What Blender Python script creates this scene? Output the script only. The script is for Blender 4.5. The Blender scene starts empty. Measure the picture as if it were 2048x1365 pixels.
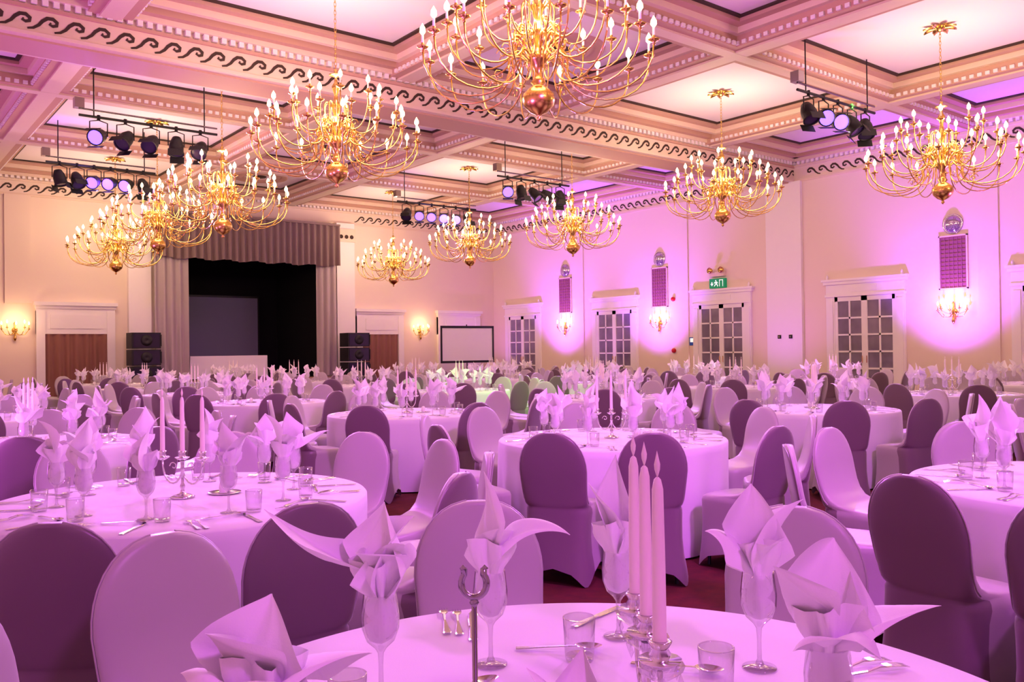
import bpy, math, random
from math import sin, cos, pi, sqrt, exp
from mathutils import Vector, Matrix
random.seed(7)
SC = bpy.context.scene
COL = SC.collection
SC.view_settings.view_transform='Standard'

# ------------------------------------------------------------------ materials
MATS = {}
def mat(name, color, rough=0.6, metal=0.0, emit=None, es=0.0, var=0.06, nscale=8.0,
        trans=0.0, sheen=0.0, spec=None, bump=0.0, bscale=60.0, color2=None, ior=1.45):
    if name in MATS: return MATS[name]
    m = bpy.data.materials.new(name); m.use_nodes = True
    nt = m.node_tree; b = nt.nodes['Principled BSDF']
    b.inputs['Roughness'].default_value = rough
    b.inputs['Metallic'].default_value = metal
    b.inputs['IOR'].default_value = ior
    if spec is not None: b.inputs['Specular IOR Level'].default_value = spec
    if trans: b.inputs['Transmission Weight'].default_value = trans
    if sheen:
        b.inputs['Sheen Weight'].default_value = sheen
        b.inputs['Sheen Roughness'].default_value = 0.4
    tc = nt.nodes.new('ShaderNodeTexCoord')
    nz = nt.nodes.new('ShaderNodeTexNoise'); nz.inputs['Scale'].default_value = nscale
    nz.inputs['Detail'].default_value = 3
    nt.links.new(tc.outputs['Object'], nz.inputs['Vector'])
    mx = nt.nodes.new('ShaderNodeMix'); mx.data_type = 'RGBA'
    c2 = color2 if color2 else tuple(max(0, c*(1-var*2)) for c in color)
    mx.inputs[6].default_value = (*color, 1); mx.inputs[7].default_value = (*c2, 1)
    nt.links.new(nz.outputs['Fac'], mx.inputs[0])
    nt.links.new(mx.outputs[2], b.inputs['Base Color'])
    if emit:
        b.inputs['Emission Color'].default_value = (*emit, 1)
        b.inputs['Emission Strength'].default_value = es
    if bump:
        n2 = nt.nodes.new('ShaderNodeTexNoise'); n2.inputs['Scale'].default_value = bscale
        nt.links.new(tc.outputs['Object'], n2.inputs['Vector'])
        bp = nt.nodes.new('ShaderNodeBump'); bp.inputs['Strength'].default_value = bump
        bp.inputs['Distance'].default_value = 0.01
        nt.links.new(n2.outputs['Fac'], bp.inputs['Height'])
        nt.links.new(bp.outputs['Normal'], b.inputs['Normal'])
    MATS[name] = m
    return m
def thin_glass():
    m=bpy.data.materials.new('thin_glass'); m.use_nodes=True; nt=m.node_tree; nt.nodes.clear()
    out=nt.nodes.new('ShaderNodeOutputMaterial'); t=nt.nodes.new('ShaderNodeBsdfTransparent'); g=nt.nodes.new('ShaderNodeBsdfGlossy')
    g.inputs['Roughness'].default_value=.03; t.inputs[0].default_value=(.93,.91,.94,1)
    lw=nt.nodes.new('ShaderNodeLayerWeight'); lw.inputs['Blend'].default_value=.3
    ml=nt.nodes.new('ShaderNodeMath'); ml.operation='MULTIPLY_ADD'; ml.inputs[1].default_value=.85; ml.inputs[2].default_value=.06
    mx=nt.nodes.new('ShaderNodeMixShader')
    nt.links.new(lw.outputs['Facing'],ml.inputs[0]); nt.links.new(ml.outputs[0],mx.inputs[0])
    nt.links.new(t.outputs[0],mx.inputs[1]); nt.links.new(g.outputs[0],mx.inputs[2]); nt.links.new(mx.outputs[0],out.inputs[0])
    return m

M_WALL = mat('wall_cream', (0.86, 0.74, 0.62), 0.7, nscale=0.6, var=0.02)
M_PANEL = mat('ceiling_white', (0.90, 0.83, 0.85), 0.8, nscale=0.5, var=0.02)
M_BEAM = mat('beam_peach', (0.60, 0.38, 0.29), 0.7, nscale=0.8, var=0.03)
M_MOULD = mat('moulding_cream', (0.82, 0.68, 0.54), 0.6, var=0.02)
M_DARK = mat('dark_trim', (0.05, 0.03, 0.02), 0.6)
M_TRIM = mat('white_trim', (0.90, 0.86, 0.86), 0.45, var=0.01)
M_CARPET = mat('carpet_red', (0.16, 0.012, 0.016), 0.95, nscale=14, color2=(0.05, 0.006, 0.012), bump=0.3, bscale=200)
M_LINEN = mat('white_linen', (0.82, 0.79, 0.84), 0.75, var=0.015, nscale=4, sheen=0.2, bump=0.05, bscale=350)
M_NAP = mat('napkin_linen', (0.95, 0.92, 0.94), 0.7, var=0.01, sheen=0.3, bump=0.05, bscale=400)
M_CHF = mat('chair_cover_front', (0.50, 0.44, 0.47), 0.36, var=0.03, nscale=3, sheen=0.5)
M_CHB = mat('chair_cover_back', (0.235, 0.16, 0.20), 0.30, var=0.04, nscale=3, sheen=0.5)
M_BRASS = mat('brass', (0.86, 0.58, 0.16), 0.24, 1.0, var=0.08, nscale=20)
M_SILVER = mat('silver', (0.82, 0.80, 0.82), 0.16, 1.0, var=0.02)
M_CHROME = mat('dark_chrome', (0.40, 0.36, 0.40), 0.2, 1.0)
M_GLASS = thin_glass()
M_IVORY = mat('ivory_candle', (0.94, 0.87, 0.76), 0.45, var=0.01)
M_BULB = mat('bulb_glow', (1, .85, .6), 0.4, emit=(1.0, 0.66, 0.30), es=9)
M_BLACK = mat('black_paint', (0.008, 0.008, 0.01), 0.5)
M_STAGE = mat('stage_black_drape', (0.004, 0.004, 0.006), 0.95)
M_SCRG = mat('grey_screen', (0.20, 0.20, 0.30), 0.7, var=0.02)
M_SCRW = mat('white_screen', (0.86, 0.86, 0.86), 0.7, var=0.01)
M_CURT = mat('brown_curtain', (0.30, 0.13, 0.10), 0.8, nscale=3)
M_PELM = mat('taupe_curtain', (0.27, 0.19, 0.18), 0.75, nscale=3)
M_DRAPE = mat('light_drape', (0.50, 0.42, 0.43), 0.75, nscale=3)
M_PANE = mat('door_pane', (0.04, 0.03, 0.06), 0.04, spec=0.9, nscale=1.1, color2=(0.45, 0.38, 0.5))  # pale noise patches imitate bright reflections on the dark glass
M_GRILLE = mat('grille_mauve', (0.36, 0.12, 0.20), 0.6, nscale=60, var=0.2)
M_GLOBE = mat('frosted_globe', (0.55, 0.50, 0.55), 0.08, 0.75)
M_VIOLET = mat('violet_lens', (0.2, 0.1, 0.9), 0.3, emit=(0.13, 0.07, 1.0), es=5.0)
M_LENS = mat('dark_lens', (0.03, 0.02, 0.06), 0.1)
M_GREEN = mat('sign_green', (0.0, 0.25, 0.10), 0.5, emit=(0.0, 0.4, 0.16), es=0.3)
M_SIGNW = mat('sign_white', (0.9, 0.95, 0.9), 0.5, emit=(0.9, 1, 0.9), es=.7)
M_RED = mat('alarm_red', (0.6, 0.01, 0.01), 0.4)
M_BLUE = mat('notice_blue', (0.03, 0.12, 0.6), 0.5)
M_WOOD = mat('stage_wood', (0.45, 0.28, 0.18), 0.5, nscale=5)

# ------------------------------------------------------------------ mesh builder
class MB:
    def __init__(s): s.v=[]; s.f=[]; s.m=[]; s.sm=[]; s.mats=[]
    def mi(s, m):
        if m not in s.mats: s.mats.append(m)
        return s.mats.index(m)
    def add(s, vs, fs, m, M=None, smooth=True):
        o=len(s.v); i=s.mi(m)
        if M is not None: vs=[tuple(M @ Vector(p)) for p in vs]
        s.v+= [tuple(p) for p in vs]
        for f in fs: s.f.append([a+o for a in f]); s.m.append(i); s.sm.append(smooth)
    def box(s, x0,x1,y0,y1,z0,z1,m,M=None):
        vs=[(x0,y0,z0),(x1,y0,z0),(x1,y1,z0),(x0,y1,z0),(x0,y0,z1),(x1,y0,z1),(x1,y1,z1),(x0,y1,z1)]
        fs=[(0,3,2,1),(4,5,6,7),(0,1,5,4),(1,2,6,5),(2,3,7,6),(3,0,4,7)]
        s.add(vs,fs,m,M,False)
    def lathe(s, prof, seg, m, M=None, smooth=True):
        vs=[];fs=[];n=len(prof)
        for (r,z) in prof:
            for k in range(seg):
                a=2*pi*k/seg; vs.append((r*cos(a),r*sin(a),z))
        for i in range(n-1):
            for k in range(seg):
                k2=(k+1)%seg
                fs.append((i*seg+k,i*seg+k2,(i+1)*seg+k2,(i+1)*seg+k))
        s.add(vs,fs,m,M,smooth)
    def tube(s, pts, rad, seg, m, M=None, cap=True):
        pts=[Vector(p) for p in pts]; n=len(pts); vs=[];fs=[]
        ref=None
        for i,p in enumerate(pts):
            t=(pts[min(i+1,n-1)]-pts[max(i-1,0)]).normalized()
            if ref is None:
                ref=Vector((0,0,1)) if abs(t.z)<0.9 else Vector((1,0,0))
            a=t.cross(ref)
            if a.length<1e-4: a=t.cross(Vector((0,1,0)))
            a.normalize(); b=a.cross(t).normalized(); ref=b
            r=rad[i] if isinstance(rad,(list,tuple)) else rad
            for k in range(seg):
                q=2*pi*k/seg; vs.append(p+a*cos(q)*r+b*sin(q)*r)
        for i in range(n-1):
            for k in range(seg):
                k2=(k+1)%seg
                fs.append((i*seg+k,i*seg+k2,(i+1)*seg+k2,(i+1)*seg+k))
        if cap:
            fs.append(tuple(range(seg))); fs.append(tuple((n-1)*seg+k for k in range(seg)))
        s.add(vs,fs,m,M,True)
    def grid(s, fn, nu, nv, m, M=None, smooth=True):
        vs=[fn(i/nu,j/nv) for j in range(nv+1) for i in range(nu+1)]
        fs=[(j*(nu+1)+i,j*(nu+1)+i+1,(j+1)*(nu+1)+i+1,(j+1)*(nu+1)+i) for j in range(nv) for i in range(nu)]
        s.add(vs,fs,m,M,smooth)
    def mesh(s, name):
        me=bpy.data.meshes.new(name); me.from_pydata(s.v,[],s.f)
        for m in s.mats: me.materials.append(m)
        me.polygons.foreach_set('material_index', s.m)
        me.polygons.foreach_set('use_smooth', s.sm)
        me.update(); return me
    def obj(s, name, loc=(0,0,0), rz=0, parent=None):
        return place(s.mesh(name), name, loc, rz, parent)
def place(me, name, loc=(0,0,0), rz=0, parent=None):
    o=bpy.data.objects.new(name, me); o.location=loc; o.rotation_euler=(0,0,rz)
    COL.objects.link(o)
    if parent: o.parent=parent
    return o
def T(x,y,z,rz=0): return Matrix.Translation((x,y,z)) @ Matrix.Rotation(rz,4,'Z')

# ------------------------------------------------------------------ room (metres)
XL,XR,YF,YB = -1.6, 20.5, -4.0, 27.0
HC = 6.75
b=MB(); b.box(XL,XR,YF,YB,-0.1,0,M_CARPET); b.obj('floor')
b=MB(); b.box(XL,XR,YF,YB,HC,HC+0.15,M_PANEL); b.obj('ceiling')
b=MB(); b.box(XR,XR+0.3,YF,YB,0,HC,M_WALL)
b.obj('wall_right')
b=MB(); b.box(XR-0.10,XR,13.2,14.3,0,5.9,M_TRIM)
for y0 in (3.8,8.25,17.15,21.8): b.box(XR-0.04,XR,y0,y0+0.45,0,5.9,M_WALL)
b.obj('trim_12')
b=MB(); b.box(XL-0.3,XL,YF,YB,0,HC,M_WALL); b.obj('wall_left')
b=MB(); b.box(XL,XR,YF-0.3,YF,0,HC,M_WALL); b.obj('wall_front')
SX0,SX1,SZ = 7.9,13.3,5.2
b=MB()
b.box(XL,SX0,YB,YB+0.3,0,HC,M_WALL); b.box(SX1,XR,YB,YB+0.3,0,HC,M_WALL); b.box(SX0,SX1,YB,YB+0.3,SZ,HC,M_WALL)
b.obj('wall_back')
b=MB()
b.box(6.86,7.5,YB-0.18,YB,0,5.9,M_TRIM); b.box(13.62,14.3,YB-0.18,YB,0,5.9,M_TRIM)
b.box(3.9-0.2,3.9+0.2+0.25,YB-0.05,YB,2.9,5.9,M_WALL)
b.obj('trim_13')
b=MB()
for (x0,x1) in ((XL,4.4),(6.5,6.86),(16.4,17.7),(19.9,XR)): b.box(x0,x1,YB-0.04,YB,0,0.25,M_TRIM)
b.obj('baseboard_back')
b=MB()
ys=[YF,5.8,8.1,10.35,12.6,14.85,17.0,19.2,21.4,24.05,26.25,YB]
for i in range(0,len(ys),2): b.box(XR-0.05,XR,ys[i],ys[i+1],0,0.25,M_TRIM)
b.obj('baseboard_right')

# beams -------------------------------------------------------------
xb=[(2.9,3.5),(7.9,8.5),(11.7,12.3),(16.7,17.3)]
yb_s=[(4.2,4.7),(8.7,9.2),(17.7,18.2),(22.2,22.7)]
yb_m=[(-0.9,0.0),(13.45,14.35)]
ZS=6.38; ZM=5.9
b=MB()
for (y0,y1) in yb_s:
    b.box(XL,XR,y0,y1,ZS,HC,M_BEAM)
for (x0,x1) in xb:
    for (y0,y1) in ((YF,-0.9),(0,13.45),(14.35,YB)):
        b.box(x0,x1,y0,y1,ZS+0.003,HC,M_BEAM)
        b.box(x0+0.15,x1-0.15,y0,y1,ZS-0.03,ZS+0.003,M_MOULD)
for (y0,y1) in yb_s: b.box(XL,XR,y0+0.14,y1-0.14,ZS-0.034,ZS,M_MOULD)
b.obj('ceiling_cross_beams')
for (y0,y1) in yb_m:
    b=MB()
    b.box(XL,XR,y0,y1,ZM,HC,M_MOULD)
    b.box(XL,XR,y0+0.10,y1-0.10,ZM-0.03,ZM,M_BEAM)
    for s,yy in ((-1,y0),(1,y1)):
        for (d,z0,z1,mm) in ((0.04,ZM,ZM+0.05,M_MOULD),(0.05,6.27,6.32,M_BEAM),(0.12,6.42,6.50,M_MOULD),(0.26,6.50,6.60,M_BEAM),(0.36,6.60,HC,M_BEAM)):
            a,c=(yy-d,yy) if s<0 else (yy,yy+d)
            b.box(XL,XR,a,c,z0,z1,mm)
    b.obj('ceiling_main_beam')
def cornice(name, along, plane, sgn, a0, a1):
    b=MB()
    for (d,z0,z1,mm) in ((0.03,5.88,5.94,M_MOULD),(0.04,6.28,6.34,M_MOULD),(0.12,6.42,6.50,M_MOULD),(0.26,6.50,6.60,M_BEAM),(0.38,6.60,HC,M_BEAM)):
        p0,p1=sorted((plane,plane+sgn*d))
        if along=='x': b.box(a0,a1,p0,p1,z0,z1,mm)
        else: b.box(p0,p1,a0,a1,z0,z1,mm)
    n=int((a1-a0)/0.14)
    for i in range(n):
        a=a0+i*0.14
        p0,p1=sorted((plane,plane+sgn*0.08))
        if along=='x': b.box(a,a+0.075,p0,p1,6.35,6.42,M_TRIM)
        else: b.box(p0,p1,a,a+0.075,6.35,6.42,M_TRIM)
    b.obj(name)
cornice('trim_1','x',YB,-1,XL,XR)
cornice('trim_2','y',XR,-1,YF,YB)
cornice('trim_3','y',XL,1,YF,YB)
b=MB()
def dentx(y0,y1,z0,z1,xa=XL,xz=XR):
    n=int((xz-xa)/0.14)
    for i in range(n): b.box(xa+i*0.14,xa+i*0.14+0.075,y0,y1,z0,z1,M_TRIM)
def denty(x0,x1,z0,z1,ya,yz):
    n=int((yz-ya)/0.14)
    for i in range(n): b.box(x0,x1,ya+i*0.14,ya+i*0.14+0.075,z0,z1,M_TRIM)
for (y0,y1) in yb_m:
    dentx(y0-0.08,y0,6.34,6.42); dentx(y1,y1+0.08,6.34,6.42)
for (y0,y1) in yb_s:
    dentx(y0-0.04,y0,ZS+0.02,ZS+0.08); dentx(y1,y1+0.04,ZS+0.02,ZS+0.08)
for (x0,x1) in xb:
    for (ya,yz) in ((0.1,13.3),(14.5,26.8)):
        denty(x0-0.04,x0,ZS+0.02,ZS+0.08,ya,yz); denty(x1,x1+0.04,ZS+0.02,ZS+0.08,ya,yz)
b.obj('trim_4')
cx=[(XL,2.9),(3.5,7.9),(8.5,11.7),(12.3,16.7),(17.3,XR)]
cy=[(YF,-0.9),(0,4.2),(4.7,8.7),(9.2,13.45),(14.35,17.7),(18.2,22.2),(22.7,YB)]
b=MB()
def ring(x0,x1,y0,y1,w,z0,z1,m):
    b.box(x0,x1,y0,y0+w,z0,z1,m); b.box(x0,x1,y1-w,y1,z0,z1,m)
    b.box(x0,x0+w,y0+w,y1-w,z0,z1,m); b.box(x1-w,x1,y0+w,y1-w,z0,z1,m)
for (x0,x1) in cx:
    for (y0,y1) in cy:
        e0=0.36 if y0 in (0,14.35) else 0; e1=0.36 if y1 in (13.45,) else (0.38 if y1==YB else 0)
        f0=0.38 if x0==XL else 0; f1=0.38 if x1==XR else 0
        a0,a1,c0,c1=x0+f0,x1-f1,y0+e0,y1-e1
        ring(a0,a1,c0,c1,0.10,6.56,HC,M_MOULD)
        ring(a0+.10,a1-.10,c0+.10,c1-.10,0.16,6.66,HC,M_BEAM)
        ring(a0+.26,a1-.26,c0+.26,c1-.26,0.07,6.72,HC,M_DARK)
b.obj('trim_5')
for yy in (6.7,11.3,16.0,20.2,24.85):
    b=MB(); b.lathe([(0.82,0),(0.80,-0.05),(0.72,-0.06),(0.66,-0.02),(0.60,-0.01),(0.56,-0.05),(0.5,-0.06),(0.46,0)],48,M_BEAM)
    b.lathe([(0.0,-0.03),(0.18,-0.03),(0.2,0)],24,M_DARK)
    b.obj('ceiling_medallion',(10.1,yy,HC))

WAVE=[(0,-1),(.22,-.82),(.42,-.3),(.56,.35),(.74,.85),(.95,.9),(1.1,.5),(1.08,.05),(.94,-.12),(.82,.08),(.88,.32)]
def frieze(name, fn, a0, a1, zc=6.10, amp=0.10, pitch=0.34, w=0.03):
    b=MB(); n=int((a1-a0)/pitch)
    for i in range(n):
        P=[((a0+(i+p[0])*pitch), zc+p[1]*amp) for p in WAVE]
        ww=[w*(0.9+0.9*sin(pi*k/(len(P)-1))) for k in range(len(P))]
        vs=[];fs=[]
        for k in range(len(P)):
            p0=P[max(k-1,0)];p1=P[min(k+1,len(P)-1)]
            dx,dz=p1[0]-p0[0],p1[1]-p0[1]; L=sqrt(dx*dx+dz*dz)
            nx,nz=-dz/L,dx/L
            for s in (-.5,.5): vs.append(fn(P[k][0]+nx*ww[k]*s,P[k][1]+nz*ww[k]*s))
        for k in range(len(P)-1): fs.append((2*k,2*k+1,2*k+3,2*k+2))
        b.add(vs,fs,M_DARK,None,False)
    b.obj(name)
frieze('trim_6',lambda a,z:(a,13.45-0.006,z),XL,XR)
frieze('trim_7',lambda a,z:(a,YB-0.006,z),XL,SX0-0.3)
frieze('trim_8',lambda a,z:(a,YB-0.006,z),SX1+1.1,XR)
frieze('trim_9',lambda a,z:(XR-0.006,a,z),-3,13.3)
frieze('trim_10',lambda a,z:(XR-0.006,a,z),14.5,YB)

# ------------------------------------------------------------------ french doors on the right wall
def french_door(n, yc, w=2.1):
    e=bpy.data.objects.new('door_%d'%n,None); COL.objects.link(e); e.location=(XR,yc,0)
    b=MB(); h=w/2
    b.box(-.07,0,-h,-h+.24,0,2.72,M_TRIM); b.box(-.07,0,h-.24,h,0,2.72,M_TRIM)
    b.box(-.09,0,-h+.04,-h+.20,0.2,2.6,M_TRIM); b.box(-.09,0,h-.20,h-.04,0.2,2.6,M_TRIM)
    b.box(-.07,0,-h,h,2.72,3.02,M_TRIM); b.box(-.10,0,-h-.02,h+.02,2.70,2.76,M_TRIM)
    b.box(-.11,0,-h-.06,h+.06,3.02,3.10,M_TRIM); b.box(-.14,0,-h-.1,h+.1,3.10,3.16,M_TRIM)
    b.box(-.085,0,-.35,.35,2.82,2.96,M_TRIM)
    for s in (-1,1): b.lathe([(0,.14),(.025,.10),(.04,.05),(.03,0)],8,M_TRIM,T(-.08,s*(h-.05),3.16))
    b.obj('frame',parent=e)
    b=MB(); iw=h-.24
    for s in (0,1):
        a=-iw if s==0 else 0.0; c=a+iw
        b.box(-.06,-.01,a,a+.08,0.02,2.72,M_TRIM); b.box(-.06,-.01,c-.08,c,0.02,2.72,M_TRIM)
        b.box(-.06,-.01,a,c,0.02,.42,M_TRIM); b.box(-.06,-.01,a,c,2.58,2.72,M_TRIM)
        b.box(-.055,-.015,(a+c)/2-.022,(a+c)/2+.022,.42,2.58,M_TRIM)
        for k in range(1,5):
            z=.42+k*2.16/5; b.box(-.055,-.015,a,c,z-.022,z+.022,M_TRIM)
        b.box(-.03,-.02,a+.07,c-.07,.4,2.6,M_PANE)
        b.tube([(-.09,(.06 if s else -.06),1.0),(-.09,(.06 if s else -.06),1.18)],.012,6,M_BRASS)
    b.obj('leaves',parent=e)
for i,yc in enumerate((25.15,20.3,15.9,11.45,6.95,2.4)): french_door(i+1,yc)

def curtain_mesh(b,x0,x1,y,z0,z1,pitch,amp,m,hem=0.0):
    n=max(8,int((x1-x0)/pitch*8))
    ph=random.random()*6
    b.grid(lambda u,v:(x0+(x1-x0)*u, y+amp*sin(2*pi*u*(x1-x0)/pitch+ph+.5*sin(u*17))*(0.6+.4*(1-v)), z0+(z1-z0)*v+hem*sin(u*40)*(1-v)), n, 6, m)
def back_door(n,x0,x1,top,cur=True):
    e=bpy.data.objects.new('door_%d'%n,None); COL.objects.link(e); e.location=(0,YB,0)
    b=MB(); w=.22
    b.box(x0,x0+w,-.12,0,0,top-.25,M_TRIM); b.box(x1-w,x1,-.12,0,0,top-.25,M_TRIM)
    b.box(x0,x1,-.10,0,2.05,top-.1,M_TRIM); b.box(x0+.35,x1-.35,-.12,0,2.2,top-.35,M_TRIM)
    b.box(x0-.06,x1+.06,-.2,0,top-.1,top,M_TRIM); b.box(x0-.02,x1+.02,-.14,0,top-.18,top-.1,M_TRIM)
    b.box(x0+w,x1-w,-.02,0,0,2.05,M_STAGE)
    b.obj('frame',parent=e)
    b=MB()
    if cur: curtain_mesh(b,x0+w,x1-w,-.07,0.02,2.05,.24,.05,M_CURT)
    else: b.box(x0+w,x1-w,-.06,-.02,0,2.05,M_TRIM)
    b.obj('curtain' if cur else 'leaf',parent=e)
back_door(7,4.45,6.5,2.95); back_door(8,14.4,16.3,2.95); back_door(9,17.8,19.75,2.95,False)

# ------------------------------------------------------------------ stage
YS=YB+4.2
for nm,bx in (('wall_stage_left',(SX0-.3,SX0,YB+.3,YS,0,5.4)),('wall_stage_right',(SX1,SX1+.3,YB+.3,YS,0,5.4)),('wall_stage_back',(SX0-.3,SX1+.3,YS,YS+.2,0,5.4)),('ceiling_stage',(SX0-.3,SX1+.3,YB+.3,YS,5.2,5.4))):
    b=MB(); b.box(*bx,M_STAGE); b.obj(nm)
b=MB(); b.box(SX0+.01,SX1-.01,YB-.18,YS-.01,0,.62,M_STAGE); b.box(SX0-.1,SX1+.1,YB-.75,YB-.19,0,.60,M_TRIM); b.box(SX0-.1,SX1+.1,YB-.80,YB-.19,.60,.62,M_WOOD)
b.obj('stage_platform')
b=MB(); b.box(9.3,12.3,YB+3.6,YB+3.65,1.35,3.45,M_SCRG)
for (x0,x1,z0,z1) in ((9.25,12.35,3.45,3.52),(9.25,12.35,1.28,1.35),(9.25,9.3,1.28,3.52),(12.3,12.35,1.28,3.52)): b.box(x0,x1,YB+3.58,YB+3.67,z0,z1,M_BLACK)
for x in (9.6,12.0): b.box(x-.03,x+.03,YB+3.6,YB+3.66,.63,1.3,M_BLACK); b.box(x-.03,x+.03,YB+3.4,YB+3.9,.625,.66,M_BLACK)
b.obj('projection_screen')
b=MB()
for (x0,x1) in ((7.55,8.55),(12.8,13.55)): curtain_mesh(b,x0,x1,YB-.28,.66,5.0,.24,.08,M_DRAPE)
b.obj('stage_side_curtain')
b=MB(); curtain_mesh(b,7.55,13.58,YB-.46,4.35,5.72,.22,.08,M_PELM,.03); b.box(7.55,13.58,YB-.54,YB-.2,5.72,5.78,M_PELM)
b.obj('stage_pelmet')
b=MB()
b.box(13.6,14.32,YB-.24,YB-.18,5.25,5.7,M_MOULD)
for k in range(3): b.lathe([(0,0),(.07,0),(.07,.01)],10,M_DARK,Matrix.Translation((13.76+k*.2,YB-.245,5.42))@Matrix.Rotation(pi/2,4,'X'))
b.obj('trim_11')
b=MB(); b.box(-1.25,1.25,-.35,.35,.70,.74,M_LINEN)
def skirt(u,v):
    P=[(-1.25,-.35),(1.25,-.35),(1.25,.35),(-1.25,.35),(-1.25,-.35)]
    t=u*4; i=min(3,int(t)); f=t-i; x=P[i][0]*(1-f)+P[i+1][0]*f; y=P[i][1]*(1-f)+P[i+1][1]*f
    k=1+(.02+.02*sin(u*120))*(1-v); return (x*k,y*k*1.02,.02+.70*v)
b.grid(skirt,160,3,M_LINEN)
for lx in (-1.1,1.1):
    for ly in (-.28,.28): b.tube([(lx,ly,0),(lx,ly,.7)],.02,6,M_CHROME)
b.obj('stage_table',(10.0,YB+.55,.622))
def speaker(x,y,base,n=5):
    b=MB()
    b.box(-.42,.42,-.33,.33,0,.12,M_BLACK)
    for k in range(n-1):
        z=.14+k*(1.96/(n-1)); hh=1.96/(n-1)-.03
        b.box(-.40,.40,-.3,.3,z,z+hh,M_BLACK)
        b.box(-.36,.36,-.315,-.3,z+.03,z+hh-.03,M_LENS)
        for s in (-1,1): b.box(s*.40-.015,s*.40+.015,-.32,-.1,z+.06,z+hh-.06,M_BLACK)
        b.lathe([(0,0),(.05,.015),(.15,.03),(.16,.0)],16,M_BLACK,Matrix.Translation((0,-.315,z+hh/2))@Matrix.Rotation(pi/2,4,'X'))
    b.obj('loudspeaker_stack',(x,y,base))
speaker(7.1,26.2,0); speaker(13.75,25.85,0)
b=MB(); b.box(-1.0,1.0,-.01,.01,1.05,2.25,M_SCRW)
for (x0,x1,z0,z1) in ((-1.06,1.06,2.22,2.30),(-1.06,1.06,1.0,1.08),(-1.06,-1.0,1.0,2.3),(1.0,1.06,1.0,2.3)): b.box(x0,x1,-.03,.0,z0,z1,M_BLACK)
b.tube([(0,.05,.1),(0,.05,2.35)],.02,8,M_BLACK)
for a in (0.5,2.6,4.7): b.tube([(0,.05,.55),(.5*cos(a),.05+.5*sin(a),.01)],.015,6,M_BLACK)
b.obj('tripod_projector_screen',(17.5,24.6,0),-.12)

# ------------------------------------------------------------------ wall fittings
def sconce_mesh():
    b=MB()
    Rx=Matrix.Rotation(pi/2,4,'X')
    b.lathe([(0,0.03),(.05,.03),(.07,.015),(.075,0)],16,M_BRASS,Rx)
    b.lathe([(0,-.30),(.02,-.28),(.045,-.22),(.03,-.16),(.015,-.1),(.03,-.04),(.03,.06),(.015,.12),(.03,.2),(.0,.24)],12,M_BRASS,T(0,-.06,0))
    b.tube([(0,0,0),(0,-.06,0)],.015,6,M_BRASS)
    for k,(a,L) in enumerate(((-2.9,.34),(-2.35,.30),(-1.57,.24),(-.8,.30),(-.24,.34))):
        dx,dy=cos(a),sin(a)*.8; z1=.05+.04*(k%2)
        pts=[(0,-.05,-.02),(dx*L*.3,-.05+dy*L*.3,-.13),(dx*L*.7,-.05+dy*L*.7,-.12),(dx*L,-.05+dy*L,z1-.04)]
        b.tube(pts,.009,6,M_BRASS)
        M=T(dx*L,-.05+dy*L,z1)
        b.lathe([(.0,-.04),(.035,-.02),(.04,-.01),(.012,0),(.012,.09)],10,M_BRASS,M)
        b.lathe([(.011,.02),(.011,.10),(0,.10)],8,M_IVORY,M)
        b.lathe([(.006,.10),(.022,.125),(.02,.155),(0,.20)],8,M_BULB,M)
    return b.mesh('wall_sconce')
SCM=sconce_mesh()
def light(kind,loc,energy,color,size=.1,target=None,angle=60,blend=.6,name='lamp'):
    L=bpy.data.lights.new(name,kind); L.energy=energy; L.color=color
    if kind in('POINT','SPOT'): L.shadow_soft_size=size
    if kind=='SPOT': L.spot_size=math.radians(angle); L.spot_blend=blend
    o=bpy.data.objects.new(name,L); COL.objects.link(o); o.location=loc
    if target is not None:
        d=Vector(target)-Vector(loc); o.rotation_euler=d.to_track_quat('-Z','Y').to_euler()
    return o
WARM=(1.0,.66,.36)
VIO=(.50,.12,1.0)
MAG=(.78,.15,1.0)
def uplighter(x,y,tgt,en,col,ang=75,spx=.08):
    b=MB(); b.lathe([(0,0.02),(.12,.02),(.12,.22),(.10,.24),(.10,.22),(0,.20)],16,M_BLACK); b.lathe([(0,.205),(.095,.205)],16,M_VIOLET); b.box(-.14,.14,-.14,.14,0,.02,M_BLACK)
    b.obj('wall_or_fill_uplighter',(x,y,0))  # can for the wall uplights, reused by the added fill lamps
    light('SPOT',(x,y,.3),en,col,spx,tgt,ang,1.0,name='wall_or_fill_uplight')
for y in (22.75,18.3,9.25,4.8):
    place(SCM,'wall_sconce',(XR-.002,y,2.2),-pi/2)
    light('POINT',(XR-.45,y,2.45),11,WARM,.12,name='sconce_light')
for x in (3.94,17.05):
    place(SCM,'wall_sconce',(x,YB,2.15),0)
    light('POINT',(x,YB-.4,2.4),18,(1,.6,.3),.12,name='sconce_light')
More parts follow.
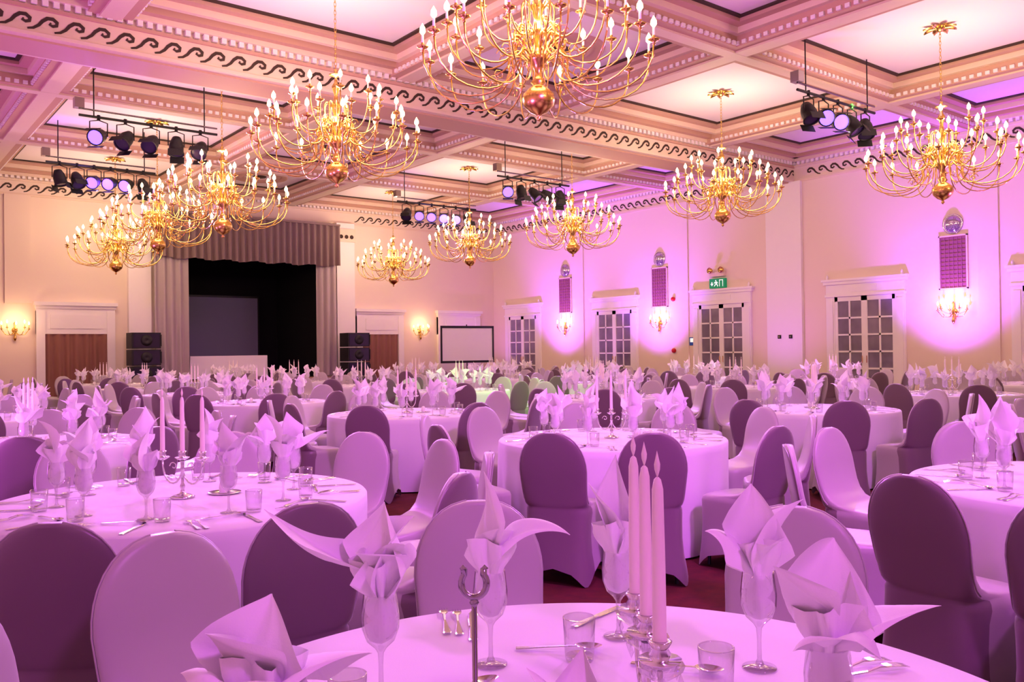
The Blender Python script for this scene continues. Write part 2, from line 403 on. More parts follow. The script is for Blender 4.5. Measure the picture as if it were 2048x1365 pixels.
for y in (22.75,18.3,9.25,4.8):
    b=MB(); b.box(-.03,0,-.3,.3,2.75,3.95,M_GRILLE)
    for k in range(7): b.box(-.045,-.03,-.3+k*.095,-.3+k*.095+.02,2.75,3.95,M_GRILLE)
    for k in range(13): b.box(-.042,-.03,-.3,.3,2.75+k*.0985,2.77+k*.0985,M_CURT)
    for (a0,a1,z0,z1) in ((-.33,.33,2.72,2.75),(-.33,.33,3.95,3.98),(-.33,-.3,2.72,3.98),(.3,.33,2.72,3.98)): b.box(-.05,0,a0,a1,z0,z1,M_MOULD)
    b.obj('wall_vent_grille',(XR,y,0))
    b=MB(); prof=[(.21*cos(t),.13*sin(t)) for t in [i*pi/2/8 for i in range(9)]]
    b.lathe([(.235,0),(.235,.03),(.21,.03)]+prof[1:],28,M_GLOBE,Matrix.Rotation(-pi/2,4,'Y'))
    b.obj('wall_globe_light',(XR,y,4.24))
    uplighter(XR-1.7,y,(XR+.1,y,4.3),2200,(.40,.07,1.0),78,.15)
for y in (13.7,26.0,20.6):
    uplighter(XR-1.9,y,(XR+.1,y,4.6),170,(.60,.10,1.0),110,.15)
# exit sign
b=MB()
b.box(-.10,0,-.28,.28,3.18,3.46,M_GREEN)
F=-.103
def sq(y0,y1,z0,z1,m=M_SIGNW): b.add([(F,y0,z0+.02),(F,y1,z0+.02),(F,y1,z1+.02),(F,y0,z1+.02)],[(0,1,2,3)],m,None,False)
sq(-.22,-.08,3.20,3.40); F=-.105; sq(-.20,-.10,3.20,3.38,M_GREEN); F=-.106
b.add([(F,.04+.022*cos(a*pi/5),3.395+.022*sin(a*pi/5)) for a in range(10)],[tuple(range(10))],M_SIGNW,None,False)
for P_ in ([(.06,3.34),(-.01,3.35),(.0,3.28),(.05,3.27)],[(.05,3.28),(.09,3.25),(.11,3.21),(.08,3.21),(.03,3.27)],[(.0,3.28),(-.04,3.24),(-.03,3.20),(-.01,3.20),(-.01,3.235),(.03,3.27)],[(.0,3.345),(-.05,3.30),(-.04,3.29),(.0,3.32)],[(.05,3.34),(.10,3.33),(.10,3.29),(.085,3.29),(.08,3.315),(.05,3.32)],
          [(.16,3.34),(.20,3.34),(.20,3.29),(.235,3.29),(.18,3.22),(.125,3.29),(.16,3.29)]):
    b.add([(F,p[0],p[1]+.02) for p in P_],[tuple(range(len(P_)))],M_SIGNW,None,False)
b.obj('exit_sign',(XR-.002,16.0,.0))
b=MB(); b.box(-.12,0,-.26,.26,3.52,3.64,M_MOULD)
for s in (-1,1): b.lathe([(.07,0),(.09,.08),(0,.08)],14,M_BRASS,Matrix.Translation((-.12,s*.2,3.70))@Matrix.Rotation(-pi/2,4,'Y'))
b.obj('emergency_light',(XR-.002,16.0,0))
for (y,z) in ((17.75,2.95),(17.75,1.35)):
    b=MB(); b.lathe([(.07,0),(.07,.05),(.05,.08),(0,.09)],16,M_RED,Matrix.Rotation(-pi/2,4,'Y')); b.obj('fire_alarm',(XR-.003,y,z))
b=MB(); b.box(-.01,0,-.1,.1,1.5,1.75,M_BLUE); b.box(-.012,-.01,-.07,.07,1.6,1.72,M_SIGNW); b.obj('wall_notice',(XR-.002,17.04,0))
for (y) in (13.9,13.55): 
    b=MB(); b.box(-.02,0,-.05,.05,1.65,1.75,M_BLACK); b.box(-.03,-.02,-.02,.02,1.68,1.72,M_CHROME); b.obj('light_switch',(XR-.102,y,0))

# ------------------------------------------------------------------ chandeliers
def bez(p0,p1,p2,p3,n):
    out=[]
    for i in range(n+1):
        t=i/n; a=(1-t)**3; c=3*t*(1-t)**2; d=3*t*t*(1-t); e=t**3
        out.append(tuple(a*p0[k]+c*p1[k]+d*p2[k]+e*p3[k] for k in range(len(p0))))
    return out
def chandelier_mesh():
    b=MB()
    b.lathe([(0,0),(.015,.01),(.03,.03),(.015,.055),(.03,.07),(.09,.10),(.15,.16),(.17,.22),(.16,.28),(.10,.34),(.05,.37),(.08,.40),(.05,.44),(.035,.5),(.06,.58),(.10,.62),(.12,.66),(.06,.70),(.04,.78),(.07,.86),(.10,.92),(.05,.97),(.035,1.05),(.06,1.14),(.08,1.18),(.04,1.24),(.025,1.34),(.05,1.42),(.06,1.46),(.025,1.52),(.015,1.6),(.09,1.62),(.10,1.63),(.02,1.66),(.03,1.70),(0,1.72)],24,M_BRASS)
    tiers=((16,1.18,.72,.63,.11,0.0),(14,.93,1.0,.92,.09,.2),(9,.62,1.28,1.17,.07,.1))
    for (n,R,zt,zh,rh,off) in tiers:
        for k in range(n):
            a=2*pi*(k+off)/n; c,s=cos(a),sin(a)
            up=bez((rh,zh),(rh+R*.12,zh+.14),(rh+R*.20,zh+.02),(rh+R*.16,zh-.12),5)
            dn=bez((rh+R*.16,zh-.12),(R*.30,zh-.50),(R*1.02,zt-.58),(R,zt-.03),11)
            pts=[(r*c,r*s,z) for r,z in up]+[(r*c,r*s,z) for r,z in dn[1:]]
            b.tube(pts,.0095,5,M_BRASS)
            sc=[(rh+R*.30+.06*cos(q)*(1-q/9),zh-.22+.06*sin(q)*(1-q/9)) for q in [i*.9 for i in range(8)]]
            b.tube([(r*c,r*s,z) for r,z in sc],.006,4,M_BRASS,cap=False)
            M=T(R*c,R*s,zt)
            b.lathe([(0,-.05),(.02,-.04),(.012,-.02),(.055,0),(.062,.012),(.015,.01),(.016,.05)],10,M_BRASS,M)
            b.lathe([(.013,.03),(.013,.13),(0,.13)],7,M_IVORY,M)
            b.lathe([(.010,.13),(.032,.16),(.029,.198),(.0,.25)],8,M_BULB,M)
    for k in range(16):
        a=2*pi*k/16; c,s=cos(a),sin(a)
        p=bez((.08,.66),(.22,.95),(.34,.85),(.26,.72),7)
        b.tube([(r*c,r*s,z) for r,z in p],[.012,.014,.016,.016,.014,.012,.01,.006],5,M_BRASS)
    return b.mesh('chandelier_body')
CHM=chandelier_mesh()
b=MB()
b.lathe([(0,-.10),(.04,-.09),(.07,-.05),(.10,0)],16,M_BRASS)
for k in range(8):
    a=2*pi*k/8
    def petal(u,v,a=a):
        r=.07+.20*v; w=.055*sin(pi*min(1,v*.9+.1))**.7*(u-.5)*2
        return (r*cos(a)-w*sin(a), r*sin(a)+w*cos(a), -.045+.03*abs(u-.5)*2-.03*v)
    b.grid(petal,4,6,M_BRASS)
ROSE=b.mesh('ceiling_rose')
CH=[(14.5,6.7,3.77),(14.5,11.2,3.94),(14.5,15.8,3.74),(14.5,20.2,3.81),(14.6,24.7,3.58),
    (5.7,6.7,3.78),(5.7,11.2,3.80),(5.7,15.8,3.58),(5.8,20.2,3.70),(6.0,24.7,3.60),(5.7,2.2,3.8),(14.5,2.2,3.8)]
for i,(x,y,z) in enumerate(CH):
    e=bpy.data.objects.new('chandelier',None); COL.objects.link(e); e.location=(x,y,0)
    place(CHM,'body',(0,0,z),i*.13,e)
    place(ROSE,'ceiling_rose',(0,0,HC-.001),0,e)
    b=MB(); z0=z+1.70; z1=HC-.08; n=int((z1-z0)/.06)
    for k in range(n):
        zc=z0+(k+.5)*(z1-z0)/n; h=(z1-z0)/n*.68
        ax=(1,0) if k%2 else (0,1)
        pts=[(ax[0]*.016*cos(q),ax[1]*.016*cos(q),zc+h*sin(q)) for q in [j*pi/4 for j in range(9)]]
        b.tube(pts,.0045,4,M_BRASS,cap=False)
    b.obj('chain',(0,0,0),0,e)
    light('POINT',(x,y,z+1.15),200,(1.0,.70,.46),.5,name='chandelier_light')

# ------------------------------------------------------------------ stage light bars and spots, some unseen and added for fill
def light_bar(x0,x1,y,z,lit,n=5,aim=(0,-.5,-.85)):
    b=MB(); e=(x0+x1)/2
    b.tube([(x0-e-.1,0,0),(x1-e+.1,0,0)],.025,8,M_BLACK)
    b.tube([(x0-e-.1,0,.12),(x1-e+.1,0,.12)],.018,8,M_CHROME)
    for s in (x0-e+.15,x1-e-.15): b.tube([(s,0,0),(s,0,HC-z-.01)],.012,6,M_BLACK)
    b.box(x0-e-.18,x0-e-.02,-.08,.08,.12,.30,M_CHROME)
    for k in range(n):
        x=x0-e+(k+.5)*(x1-x0)/n
        d=Vector((aim[0]+random.uniform(-.7,.7),aim[1]+random.uniform(-.4,.4),aim[2])).normalized()
        if k in lit: d=Vector((-.55+random.uniform(-.1,.1),-.75,-.38)).normalized()
        c=Vector((x,0,-.34)); q=d.to_track_quat('Z','Y').to_matrix().to_4x4()
        M=Matrix.Translation(c)@q
        b.lathe([(0,-.18),(.08,-.18),(.12,-.08),(.135,.0),(.135,.14),(.15,.145),(.15,.17),(.13,.17)],16,M_BLACK,M)
        b.lathe([(0,.15),(.132,.15)],16,M_VIOLET if k in lit else M_LENS,M)
        for s in (-1,1): b.tube([(x+s*.15,0,-.34),(x+s*.15,0,-.09),(x,0,-.05)],.012,5,M_BLACK)
        b.tube([(x,0,-.05),(x,0,.04)],.03,6,M_BLACK)
        for s in (-1,1): b.box(-.13,.13,s*.16-.004,s*.16+.004,.14,.28,M_BLACK,M)
    b.obj('stage_or_added_light_bar',(e,y,z))
light_bar(3.6,5.9,16.9,5.78,(0,)); light_bar(3.85,6.0,21.4,5.78,(2,3,4),6); light_bar(12.9,15.2,8.3,5.78,(1,2))
light_bar(13.1,15.3,16.9,5.78,(0,)); light_bar(12.9,15.5,21.4,5.78,(1,2,3,4),6); light_bar(3.6,5.9,3.7,5.5,(1,3)); light_bar(2,4.5,-1.2,5.3,(1,2,3),5,(.3,.6,-.6))  # last two bars are unseen, added as source of the foreground wash
def sp(p,t,en,col,ang=60,s=.12): light('SPOT',p,en,col,s,t,ang,.9,name='stage_or_fill_spot')
sp((4.8,3.6,5.0),(2.0,3.5,.8),360,MAG,110)  # added spot at an unseen bar, brightens the left foreground
sp((14.2,8.1,5.2),(7,3.5,.8),2300,VIO,75)
sp((14.2,16.7,5.2),(9,10,.8),1900,VIO,75)
sp((4.8,21.2,5.2),(2.5,11,.8),2900,VIO,75)
sp((4.8,16.7,5.2),(3.0,8,.8),2200,MAG,80)
sp((14.2,21.2,5.2),(12,13,.8),1700,VIO,75)
sp((3.0,-1.0,4.9),(5,6,.9),1450,MAG,80,.3)  # added spot behind the camera for the magenta wash
sp((1.0,-2.6,4.9),(1.5,3.5,.9),560,MAG,85,.3)  # second added wash spot behind the camera, without a fixture
sp((14.4,8.1,5.2),(15,11,.8),1000,MAG,70)
sp((3.2,-1.0,4.9),(5.7,6.7,4.4),2200,(.9,.03,1.0),24,.4)  # added narrow spot that tints one chandelier magenta
sp((14.3,21.1,5.3),(13.2,24,6.7),160,(.10,.05,1.0),110,.1)
sp((5.0,21.1,5.3),(4.0,22.5,6.7),160,(.25,.05,1.0),110,.1)
sp((9,7,6.2),(9.6,12,.8),2600,(.25,1,.15),34)
sp((14.5,8.2,6.0),(15,12,.8),1100,(.25,1,.15),25)
for (x,y,t,e_) in ((-1.2,6.5,(6,7,6.7),1500),(-1.2,12.0,(6,12,6.7),1000),(-1.2,19,(6,19,6.7),1100),(19.2,2.4,(13,6,6.7),900)):  # added floor lamps that turn the ceiling magenta
    uplighter(x,y,t,e_,MAG,100,.2)
for (p,t,e_) in (((-1.2,6.9,.3),(5.7,6.7,4.4),1500),((-1.2,19.4,.3),(5.8,20.2,4.3),1500),((19.2,2.8,.3),(14.5,6.7,4.4),1300)):  # added narrow floor lamps that tint chandelier undersides magenta
    uplighter(p[0],p[1],t,e_,(.85,.05,1.0),24,.25)

# ------------------------------------------------------------------ chairs
def chair_mesh():
    b=MB(); N=36
    def se(h,y0,y1,ex):
        out=[]; yc=(y0+y1)/2; d=(y1-y0)/2
        for k in range(N):
            t=2*pi*k/N; c,s=cos(t),sin(t)
            out.append((h*abs(c)**(2/ex)*(1 if c>=0 else -1), yc+d*abs(s)**(2/ex)*(1 if s>=0 else -1)))
        return out
    R=[]
    R+=[(0.0,.232,-.245,.265,5,.11),(.06,.226,-.24,.258,5,.09),(.16,.212,-.232,.245,5,.04),(.28,.205,-.226,.232,5,.01),(.38,.207,-.226,.225,5,0),(.43,.212,-.23,.222,4.5,0),(.455,.210,-.222,.222,4.5,0),(.468,.204,-.20,.222,4.2,0)]
    R+=[(.474,.203,-.12,.224,4,0),(.482,.203,-.02,.226,4,0),(.495,.203,.06,.228,3.8,0),(.52,.203,.12,.232,3.4,0),(.56,.204,.158,.238,3.0,0),(.61,.207,.182,.246,2.8,0),(.67,.211,.200,.256,2.8,0)]
    z0=.70;H=.235
    for k in range(9):
        t=k/9*pi/2
        R.append((z0+H*sin(t),.213*cos(t)**.85,.206+.04*sin(t),.262+.036*sin(t),2.6,0))
    R.append((z0+H*.995,.035,.262,.285,2.2,0))
    vs=[]
    for (z,h,yf,yb,ex,ar) in R:
        for k,(x,y) in enumerate(se(h,yf,yb,ex)):
            t=2*pi*k/N
            corner=1-abs(sin(2*t))
            vs.append((x,y,z+ar*corner**.8 if ar else z))
    vf=[]
    for i in range(len(R)-1):
        for k in range(N): k2=(k+1)%N; vf.append((i*N+k,i*N+k2,(i+1)*N+k2,(i+1)*N+k))
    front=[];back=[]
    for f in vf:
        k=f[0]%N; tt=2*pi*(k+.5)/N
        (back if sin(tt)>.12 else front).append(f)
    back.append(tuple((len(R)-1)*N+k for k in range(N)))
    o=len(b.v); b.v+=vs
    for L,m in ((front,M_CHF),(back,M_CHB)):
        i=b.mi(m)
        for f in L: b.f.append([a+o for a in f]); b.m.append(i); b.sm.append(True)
    for s in (-1,1):
        pts=[(s*(h+.001),(yf+yb)/2+.10*(yb-yf),z) for (z,h,yf,yb,ex,ar) in R[10:]]
        b.tube(pts,.0035,4,M_CHF,cap=False)
    for sx in (-.155,.155):
        for sy in (-.165,.175): b.tube([(sx,sy,0.005),(sx*.95,sy*.95,.42)],.012,6,M_BLACK)
    return b.mesh('dining_chair')
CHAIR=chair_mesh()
placed=[]
def put_chair(x,y,ang_out):
    for (px,py) in placed:
        if (px-x)**2+(py-y)**2<.47**2: return
    placed.append((x,y))
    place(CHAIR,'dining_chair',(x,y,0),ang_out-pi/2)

# ------------------------------------------------------------------ tables
def table_mesh(seed):
    rnd=random.Random(seed); b=MB(); R=.86
    ph=[rnd.uniform(0,6.28) for _ in range(4)]
    def f(u,v):
        a=2*pi*u
        if v<.3: r=R*(v/.3); return (r*cos(a),r*sin(a),.752)
        if v<.36: t=(v-.3)/.06; return ((R+.010*t)*cos(a),(R+.010*t)*sin(a),.752-.012*t)
        t=(v-.36)/.64
        fold=sin(9*a+ph[0])+.6*sin(14*a+ph[1])+.5*sin(5*a+ph[2])+.3*sin(23*a+ph[3])
        r=R+.010-.012*t+.026*t**.8*fold
        return (r*cos(a),r*sin(a),.74-.725*t)
    b.grid(f,160,20,M_LINEN)
    for k in range(4):
        a=k*pi/2+.4; b.tube([(.5*cos(a),.5*sin(a),0),(.45*cos(a),.45*sin(a),.72)],.02,6,M_CHROME)
    return b.mesh('banquet_table')
TM=[table_mesh(i) for i in range(3)]

# tableware ---------------------------------------------------------
def goblet(b,M,seg=16):
    b.lathe([(0,.001),(.036,.001),(.036,.003),(.010,.008),(.005,.02),(.0045,.06),(.006,.085),(.012,.095),(.028,.11),(.037,.135),(.038,.16),(.033,.205),(.034,.2055)],seg,M_GLASS,M)
def tumbler(b,M,seg=16):
    b.lathe([(0,.001),(.030,.001),(.032,.01),(.036,.095),(.0345,.096),(.034,.093)],seg,M_GLASS,M)
    b.lathe([(0,.010),(.0305,.012)],seg,M_GLASS,M)
def tri(x): return 2/pi*math.asin(max(-1,min(1,sin(x))))
def leaf(b,M,az,L,lean,W,twist,ph,nu=8,nv=14,z0=.185,curl=0.0):
    # one pointed corner of the folded napkin; s runs from the glass to the tip
    p=Vector((0,z0)); ds=L/nv; frames=[]
    for i in range(nv+1):
        s=i/nv; psi=lean*min(1,s*4)**.8+curl*s**2+.18*sin(s*6+ph)
        frames.append((Vector(p),psi)); p=p+Vector((sin(psi),cos(psi)))*ds
    ca,sa=cos(az),sin(az); cup=-.45 if lean+curl*.5>1.0 else .5
    def f(u,v):
        i=min(nv,int(round(v*nv))); c,psi=frames[i]; s=v; t=(u-.5)*2
        pk=.42+.16*t
        w=W*(s/pk if s<pk else (1-s)/(1-pk)); w=max(w,.014*(1-s)+.001)
        w*=1-.07*max(0,1-abs(s-pk)/.12)
        n=Vector((cos(psi)*ca,cos(psi)*sa,-sin(psi)))
        side=Vector((-sa,ca,0)); tw=twist*s
        sd=side*cos(tw)+n*sin(tw); nn=n*cos(tw)-side*sin(tw)
        off=w*cup*t*t+.26*w*tri(2.1*t*pi/2+ph+1.8*s)*(1.15-.8*s)+.09*w*tri(6*t+ph*2+5*s)
        q=Vector((c.x*ca,c.x*sa,c.y))+sd*(w*sin(t*1.2)/.95*(1-.12*sin(3*t+ph)))-nn*off
        return tuple(q)
    b.grid(f,nu,nv,M_NAP,M)
def napkin(b,M,leaves,rnd,hi=False):
    ph=rnd.uniform(0,6); tw=rnd.uniform(8,16)
    prof=[(.008,.105),(.024,.114),(.032,.135),(.033,.16),(.028,.185),(.025,.205),(.036,.225),(.047,.25),(.050,.275)]
    nseg=40 if hi else 14
    def f(u,v):
        j=v*(len(prof)-1); i=min(len(prof)-2,int(j)); t=j-i
        r=prof[i][0]*(1-t)+prof[i+1][0]*t; z=prof[i][1]*(1-t)+prof[i+1][1]*t
        a=2*pi*u; am=.10 if z<.2 else .30
        r*=1-am*.3+am*tri(5*a+ph+tw*z)+am*.4*tri(9*a-ph+2*tw*z)
        return (r*cos(a),r*sin(a),z+.03*sin(2*a+ph)*max(0,v-.7))
    b.grid(f,nseg,18 if hi else 8,M_NAP,M)
    for (az,L,lean,W,twist,curl) in leaves:
        if hi: leaf(b,M,az,L,lean,W,twist,rnd.uniform(0,6),22,34,curl=curl)
        else: leaf(b,M,az,L,lean,W,twist,rnd.uniform(0,6),6,10,curl=curl)
def rnd_leaves(rnd):
    a0=rnd.uniform(0,6.28); out=[(a0,rnd.uniform(.18,.25),rnd.uniform(.05,.3),rnd.uniform(.06,.08),rnd.uniform(-.9,.9),rnd.uniform(-.2,.4)),
        (a0+rnd.uniform(1.5,3.5),rnd.uniform(.18,.24),rnd.uniform(.5,.9),rnd.uniform(.05,.07),rnd.uniform(-1,1),rnd.uniform(.4,1.3)),
        (a0+rnd.uniform(3.8,5.4),rnd.uniform(.13,.20),rnd.uniform(.35,.8),rnd.uniform(.055,.08),rnd.uniform(-1,1),rnd.uniform(0,1.3))]
    if rnd.random()<.6: out.append((a0+rnd.uniform(0,6),.15,.3,.065,.5,.5))
    return out
def strip(b,M,prof,m,zf=lambda x:0.0,th=.0016):
    vs=[];n=len(prof)
    for (x,w) in prof:
        z=zf(x); vs+=[(x,-w,z),(x,w,z),(x,w*.7,z+th),(x,-w*.7,z+th)]
    fs=[]
    for i in range(n-1):
        for k in range(4): fs.append((4*i+k,4*i+(k+1)%4,4*i+4+(k+1)%4,4*i+4+k))
    fs+=[(0,1,2,3),(4*n-4,4*n-3,4*n-2,4*n-1)]
    b.add(vs,fs,m,M,False)
def fork(b,M):
    zf=lambda x:.004+.008*sin(max(0,(x-.1))/.1*pi)
    strip(b,M,[(0,.009),(.01,.0105),(.05,.007),(.10,.0035),(.13,.004),(.14,.011),(.155,.012)],M_SILVER,zf)
    for k in range(4):
        y=-.0098+k*.0065; strip(b,M@Matrix.Translation((0,y,0)),[(.153,.002),(.18,.0018),(.20,.0009)],M_SILVER,zf)
def knife(b,M):
    strip(b,M,[(0,.009),(.01,.011),(.08,.008),(.10,.0055),(.105,.009),(.16,.0105),(.205,.008),(.222,.001)],M_SILVER,lambda x:.003,.002)
def spoon(b,M):
    strip(b,M,[(0,.008),(.01,.010),(.05,.0065),(.10,.0035),(.14,.0035)],M_SILVER,lambda x:.004+.006*x/.14)
    def f(u,v):
        a=2*pi*u; r=v; return (.166+.031*r*cos(a),.020*r*sin(a)*(1-.15*cos(a)),.012-.010*(1-r*r))
    b.grid(f,18,5,M_SILVER,M)
def taper(b,M,h=.28,r=.0115):
    b.lathe([(r,0),(r*.95,h*.5),(r*.8,h*.93),(r*.5,h*.985),(.002,h)],12,M_IVORY,M)
    b.lathe([(.001,h),(.0045,h+.012),(.005,h+.02),(.0,h+.042)],8,M_IVORY,M)
def candelabra(b,M,glass=True,sp=.125):
    mm=M_GLASS if glass else M_SILVER
    b.lathe([(0,.001),(.055,.001),(.058,.006),(.04,.014),(.015,.022),(.008,.04),(.014,.055),(.007,.07),(.006,.12),(.012,.135),(.008,.15),(.010,.175)],16,M_SILVER,M)
    for s in (-1,0,1):
        zt=.19
        if s:
            p=bez((0,.13),(s*sp*.3,.02),(s*sp*1.05,.06),(s*sp,zt),8)
            b.tube([(q[0],0,q[1]) for q in p],.0045,6,M_SILVER,M)
            sc=[(s*(sp*.45)+.022*cos(q)*(1-q/8),0,.15+.022*sin(q)*(1-q/8)) for q in [i*.8 for i in range(8)]]
            b.tube(sc,.0025,5,M_SILVER,M,cap=False)
        N=M@Matrix.Translation((s*sp,0,zt))
        b.lathe([(0,-.012),(.012,-.012),(.032,0),(.035,.004),(.014,.002),(.018,.012),(.013,.02),(.02,.032),(.0135,.034),(.0125,.01),(0,.01)],12,M_SILVER,N)
        if glass:
            b.lathe([(.012,-.03),(.036,-.014),(.040,-.004),(.02,.0)],10,mm,N,False)
            for k in range(6):
                a=k*pi/3; b.lathe([(0,-.030),(.005,-.018),(0,-.004)],6,mm,N@Matrix.Translation((.034*cos(a),.034*sin(a),-.008)),False)
        taper(b,N@Matrix.Translation((0,0,.012)))
def menu_card(b,M):
    b.lathe([(0,.001),(.07,.001),(.08,.006),(.078,.008),(.05,.004),(0,.004)],20,M_SILVER,M)
    for s in (-1,1): b.lathe([(.018,.006),(.02,.03),(.016,.055),(.008,.065),(0,.066)],12,M_TRIM,M@Matrix.Translation((s*.022,0,0)))
def setting_mesh(seed,n=10):
    rnd=random.Random(seed); b=MB()
    for k in range(n):
        a=2*pi*k/n; 
        M=Matrix.Rotation(a,4,'Z')@T(.52+rnd.uniform(-.02,.02),.05,0,rnd.uniform(0,6))
        goblet(b,M,12); napkin(b,M,rnd_leaves(rnd),rnd)
        tumbler(b,Matrix.Rotation(a+.17,4,'Z')@T(.60,.04,0),12)
        B=Matrix.Rotation(a-.02,4,'Z')
        knife(b,B@T(.83,.10,0,pi)); fork(b,B@T(.83,-.11,0,pi)); fork(b,B@T(.82,-.14,0,pi)); spoon(b,B@T(.62,-.08,0,pi/2)) 
    candelabra(b,T(0,0,0,rnd.uniform(0,3)),False,.11)
    menu_card(b,T(.12,-.16,0))
    return b.mesh('place_settings')
SM=[setting_mesh(20+i) for i in range(4)]

# survey axes of the first table rows (metres along / across the diagonal of the room)
AF=math.radians(51.6); FW=Vector((cos(AF),sin(AF),0)); SD=Vector((sin(AF),-cos(AF),0))
TB=[(1.03,1.06),(1.31,4.20),(4.69,4.70),(4.82,1.48)]
CHN={0:[(-50,1.22),(-11,1.18),(31,1.18),(-76,1.16),(66,1.18)],
     1:[(26,1.18),(56,1.16),(84,1.2),(112,1.2),(144,1.24),(173,1.24),(-152,1.24),(-10,1.2),(-46,1.2),(-82,1.2),(-117,1.2)],
     2:[(-159,1.22),(177,1.2),(141,1.2),(104,1.2),(66,1.2),(30,1.2),(-6,1.2),(-44,1.2),(-82,1.2),(-120,1.2)],
     3:[(-122,1.28),(-80,1.2),(-38,1.2),(3,1.2),(40,1.2),(80,1.2),(-143,1.38),(-178,1.2),(150,1.2),(115,1.2)]}
for i,(x,y) in enumerate(TB):
    place(TM[i%3],'banquet_table',(x,y,0),i*1.1)
    for (deg,r) in CHN[i]:
        a=math.radians(deg); d=FW*cos(a)+SD*sin(a)
        put_chair(x+d.x*r,y+d.y*r,math.atan2(d.y,d.x)+random.uniform(-.05,.05))
    if i: place(SM[i],'table_place_settings',(x,y,.753),(.9,.35,0)[i-1])
FAR=[(1.2,7.6),(5.0,8.2),(8.4,5.3),(8.5,1.8),(1.4,11.1),(4.75,11.6),(8.6,8.8),(12.3,5.6),(12.3,2.2),
 (1.4,14.5),(4.9,15.0),(8.5,12.2),(12.2,9.2),(16.0,6.0),(1.5,18.0),(5.0,18.4),(8.5,15.7),(12.1,12.7),(15.9,9.6),
 (1.6,21.5),(5.0,21.8),(8.6,19.2),(12.2,16.2),(15.8,13.1),(15.9,16.6),(12.3,19.7),(16.0,20.1),(16.6,2.4),(8.4,22.6)]
for i,(x,y) in enumerate(FAR):
    place(TM[i%3],'banquet_table',(x,y,0),i*.7)
    place(SM[i%4],'table_place_settings',(x,y,.753),i*.83)
    a0=random.uniform(0,.6)
    for k in range(10):
        a=a0+2*pi*k/10+random.uniform(-.07,.07); r=random.uniform(1.18,1.27)
        put_chair(x+r*cos(a),y+r*sin(a),a+random.uniform(-.12,.12))

# ------------------------------------------------------------------ foreground table ware
def P(d,l,z=.753): q=FW*d+SD*l; return (q.x,q.y,z)
R0=math.radians(-38.4); L0=R0+pi; C0=AF+pi; A0=AF
hero=[ # d, l, leaves (bearing, length, lean, width, twist, curl)
 (1.18,-.35,[(R0+.1,.20,.75,.085,.5,1.2),(L0-.2,.16,.8,.075,-.4,1.3),(C0,.17,.7,.09,.3,.9),(A0,.17,.3,.085,.2,.3),(L0+.9,.17,.35,.08,.2,.7)]),
 (1.72,-.27,[(L0+.15,.31,1.0,.07,.4,-.1),(A0-.3,.20,.10,.09,.5,.1),(R0+.3,.19,.28,.08,-.3,.5),(C0-.5,.15,.3,.08,.3,1.0),(R0-.8,.16,.35,.07,.3,.9)]),
 (1.88,-.055,[(L0+.6,.24,.05,.075,.4,.05),(R0-.1,.26,.5,.06,-.5,1.9),(C0+.3,.15,.35,.06,.2,.6)]),
 (2.05,.245,[(A0,.25,.03,.06,.3,0),(L0,.20,.25,.06,.4,.4),(R0,.17,.35,.055,.2,.6)]),
 (1.84,.52,[(R0+.3,.22,.35,.07,.6,.9),(L0,.17,.5,.065,.3,1.2),(A0,.21,.15,.075,.2,.3),(C0,.14,.5,.065,0,.9)]),
 (1.38,.50,[(R0-.1,.22,.9,.08,.3,.9),(L0+.3,.19,.45,.07,-.3,.5),(A0-.5,.20,.3,.08,-.7,.5),(C0,.15,.8,.08,.2,1.0),(R0+.9,.18,.55,.08,.5,.6)]),
 (1.00,.08,[(L0,.15,.4,.055,.3,.4),(R0,.15,.6,.055,.3,.8),(A0,.15,.2,.06,.3,.1)]),
 (.95,-.09,[(L0,.13,.5,.055,.3,.4),(R0,.14,.7,.055,.3,.6),(A0,.12,.3,.055,.3,.1)]),
]
for i,(d,l,lv) in enumerate(hero):
    b=MB(); rnd=random.Random(100+i); goblet(b,Matrix.Identity(4),32); napkin(b,Matrix.Identity(4),lv,rnd,True)
    b.obj('goblet_with_napkin',P(d,l))
for (d,l) in ((1.90,.14),(1.70,.395),(1.58,-.31)):
    b=MB(); tumbler(b,Matrix.Identity(4),32); b.obj('glass_tumbler',P(d,l))
b=MB(); candelabra(b,Matrix.Identity(4),True,.135); b.obj('candelabra',P(1.50,.228),A0)
b=MB(); b.lathe([(0,.001),(.035,.001),(.036,.004),(.02,.010),(.005,.016)],20,M_CHROME)
b.tube([(0,0,.01),(0,0,.295)],.0045,10,M_CHROME)
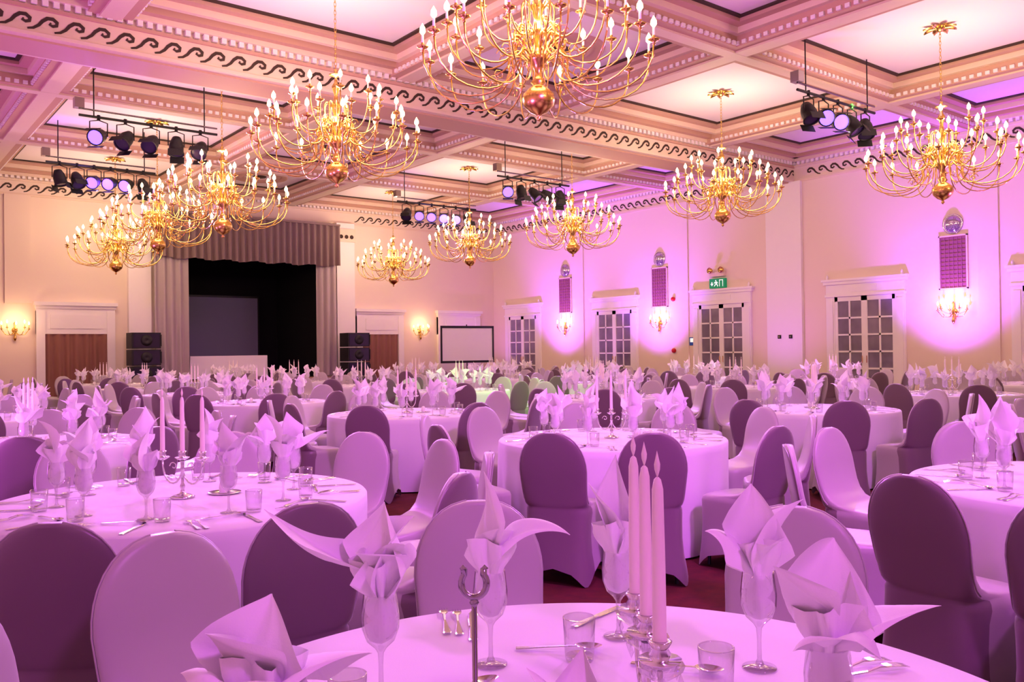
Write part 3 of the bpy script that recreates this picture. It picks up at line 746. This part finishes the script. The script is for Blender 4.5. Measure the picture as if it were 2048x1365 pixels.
hs=[(.020*sin(q)*1.0,0,.318-.022*cos(q)) for q in [(-2.55+5.1*i/18) for i in range(19)]]
b.tube([(-.0155,0,.342)]+hs[1:-1]+[(.0155,0,.342)],.0055,8,M_CHROME)
for s in (-1,1): b.lathe([(0,-.006),(.006,0),(0,.006)],8,M_CHROME,Matrix.Translation((s*.017,0,.342)))
b.lathe([(.003,.28),(.008,.288),(.003,.296)],10,M_CHROME)
b.obj('table_number_stand',P(1.36,-.065),R0)
def cut(fn,name,d,l,deg):
    b=MB(); fn(b,Matrix.Identity(4)); b.obj(name,P(d,l,.753),R0+math.radians(deg))
cut(spoon,'spoon',1.97,.0,-3); cut(spoon,'spoon',1.66,-.19,40); cut(spoon,'spoon',1.87,.25,-20)
cut(fork,'fork',2.08,-.165,98); cut(fork,'fork',2.07,-.135,96); cut(knife,'knife',2.03,-.10,94)
cut(knife,'knife',1.74,-.42,130); cut(fork,'fork',1.70,-.45,128); cut(knife,'knife',2.12,.14,50)
cut(fork,'fork',1.80,.62,20); cut(fork,'fork',1.77,.64,18); cut(spoon,'spoon',1.62,.60,10)
cut(knife,'knife',1.45,-.53,170); 

# ------------------------------------------------------------------ camera
th=math.radians(38.4); EYE=1.44
fw=Vector((sin(th),cos(th),0)); rt=Vector((cos(th),-sin(th),0)); up=Vector((0,0,1))
pitch=math.atan(17.5/1716); f2=(fw*cos(pitch)+up*sin(pitch)).normalized(); u2=rt.cross(f2).normalized()
rho=.0128
cu=u2*cos(rho)+rt*sin(rho); cr=rt*cos(rho)-u2*sin(rho)
cam=bpy.data.cameras.new('camera'); cam.lens=1716*36/2048; cam.sensor_width=36; cam.clip_start=.05
co=bpy.data.objects.new('camera',cam); COL.objects.link(co)
Mx=Matrix((cr,cu,-f2)).transposed().to_4x4(); Mx.translation=Vector((0,0,EYE)); co.matrix_world=Mx
SC.camera=co
w=bpy.data.worlds.new('world'); SC.world=w; w.use_nodes=True
w.node_tree.nodes['Background'].inputs[0].default_value=(.35,.2,.4,1); w.node_tree.nodes['Background'].inputs[1].default_value=.05
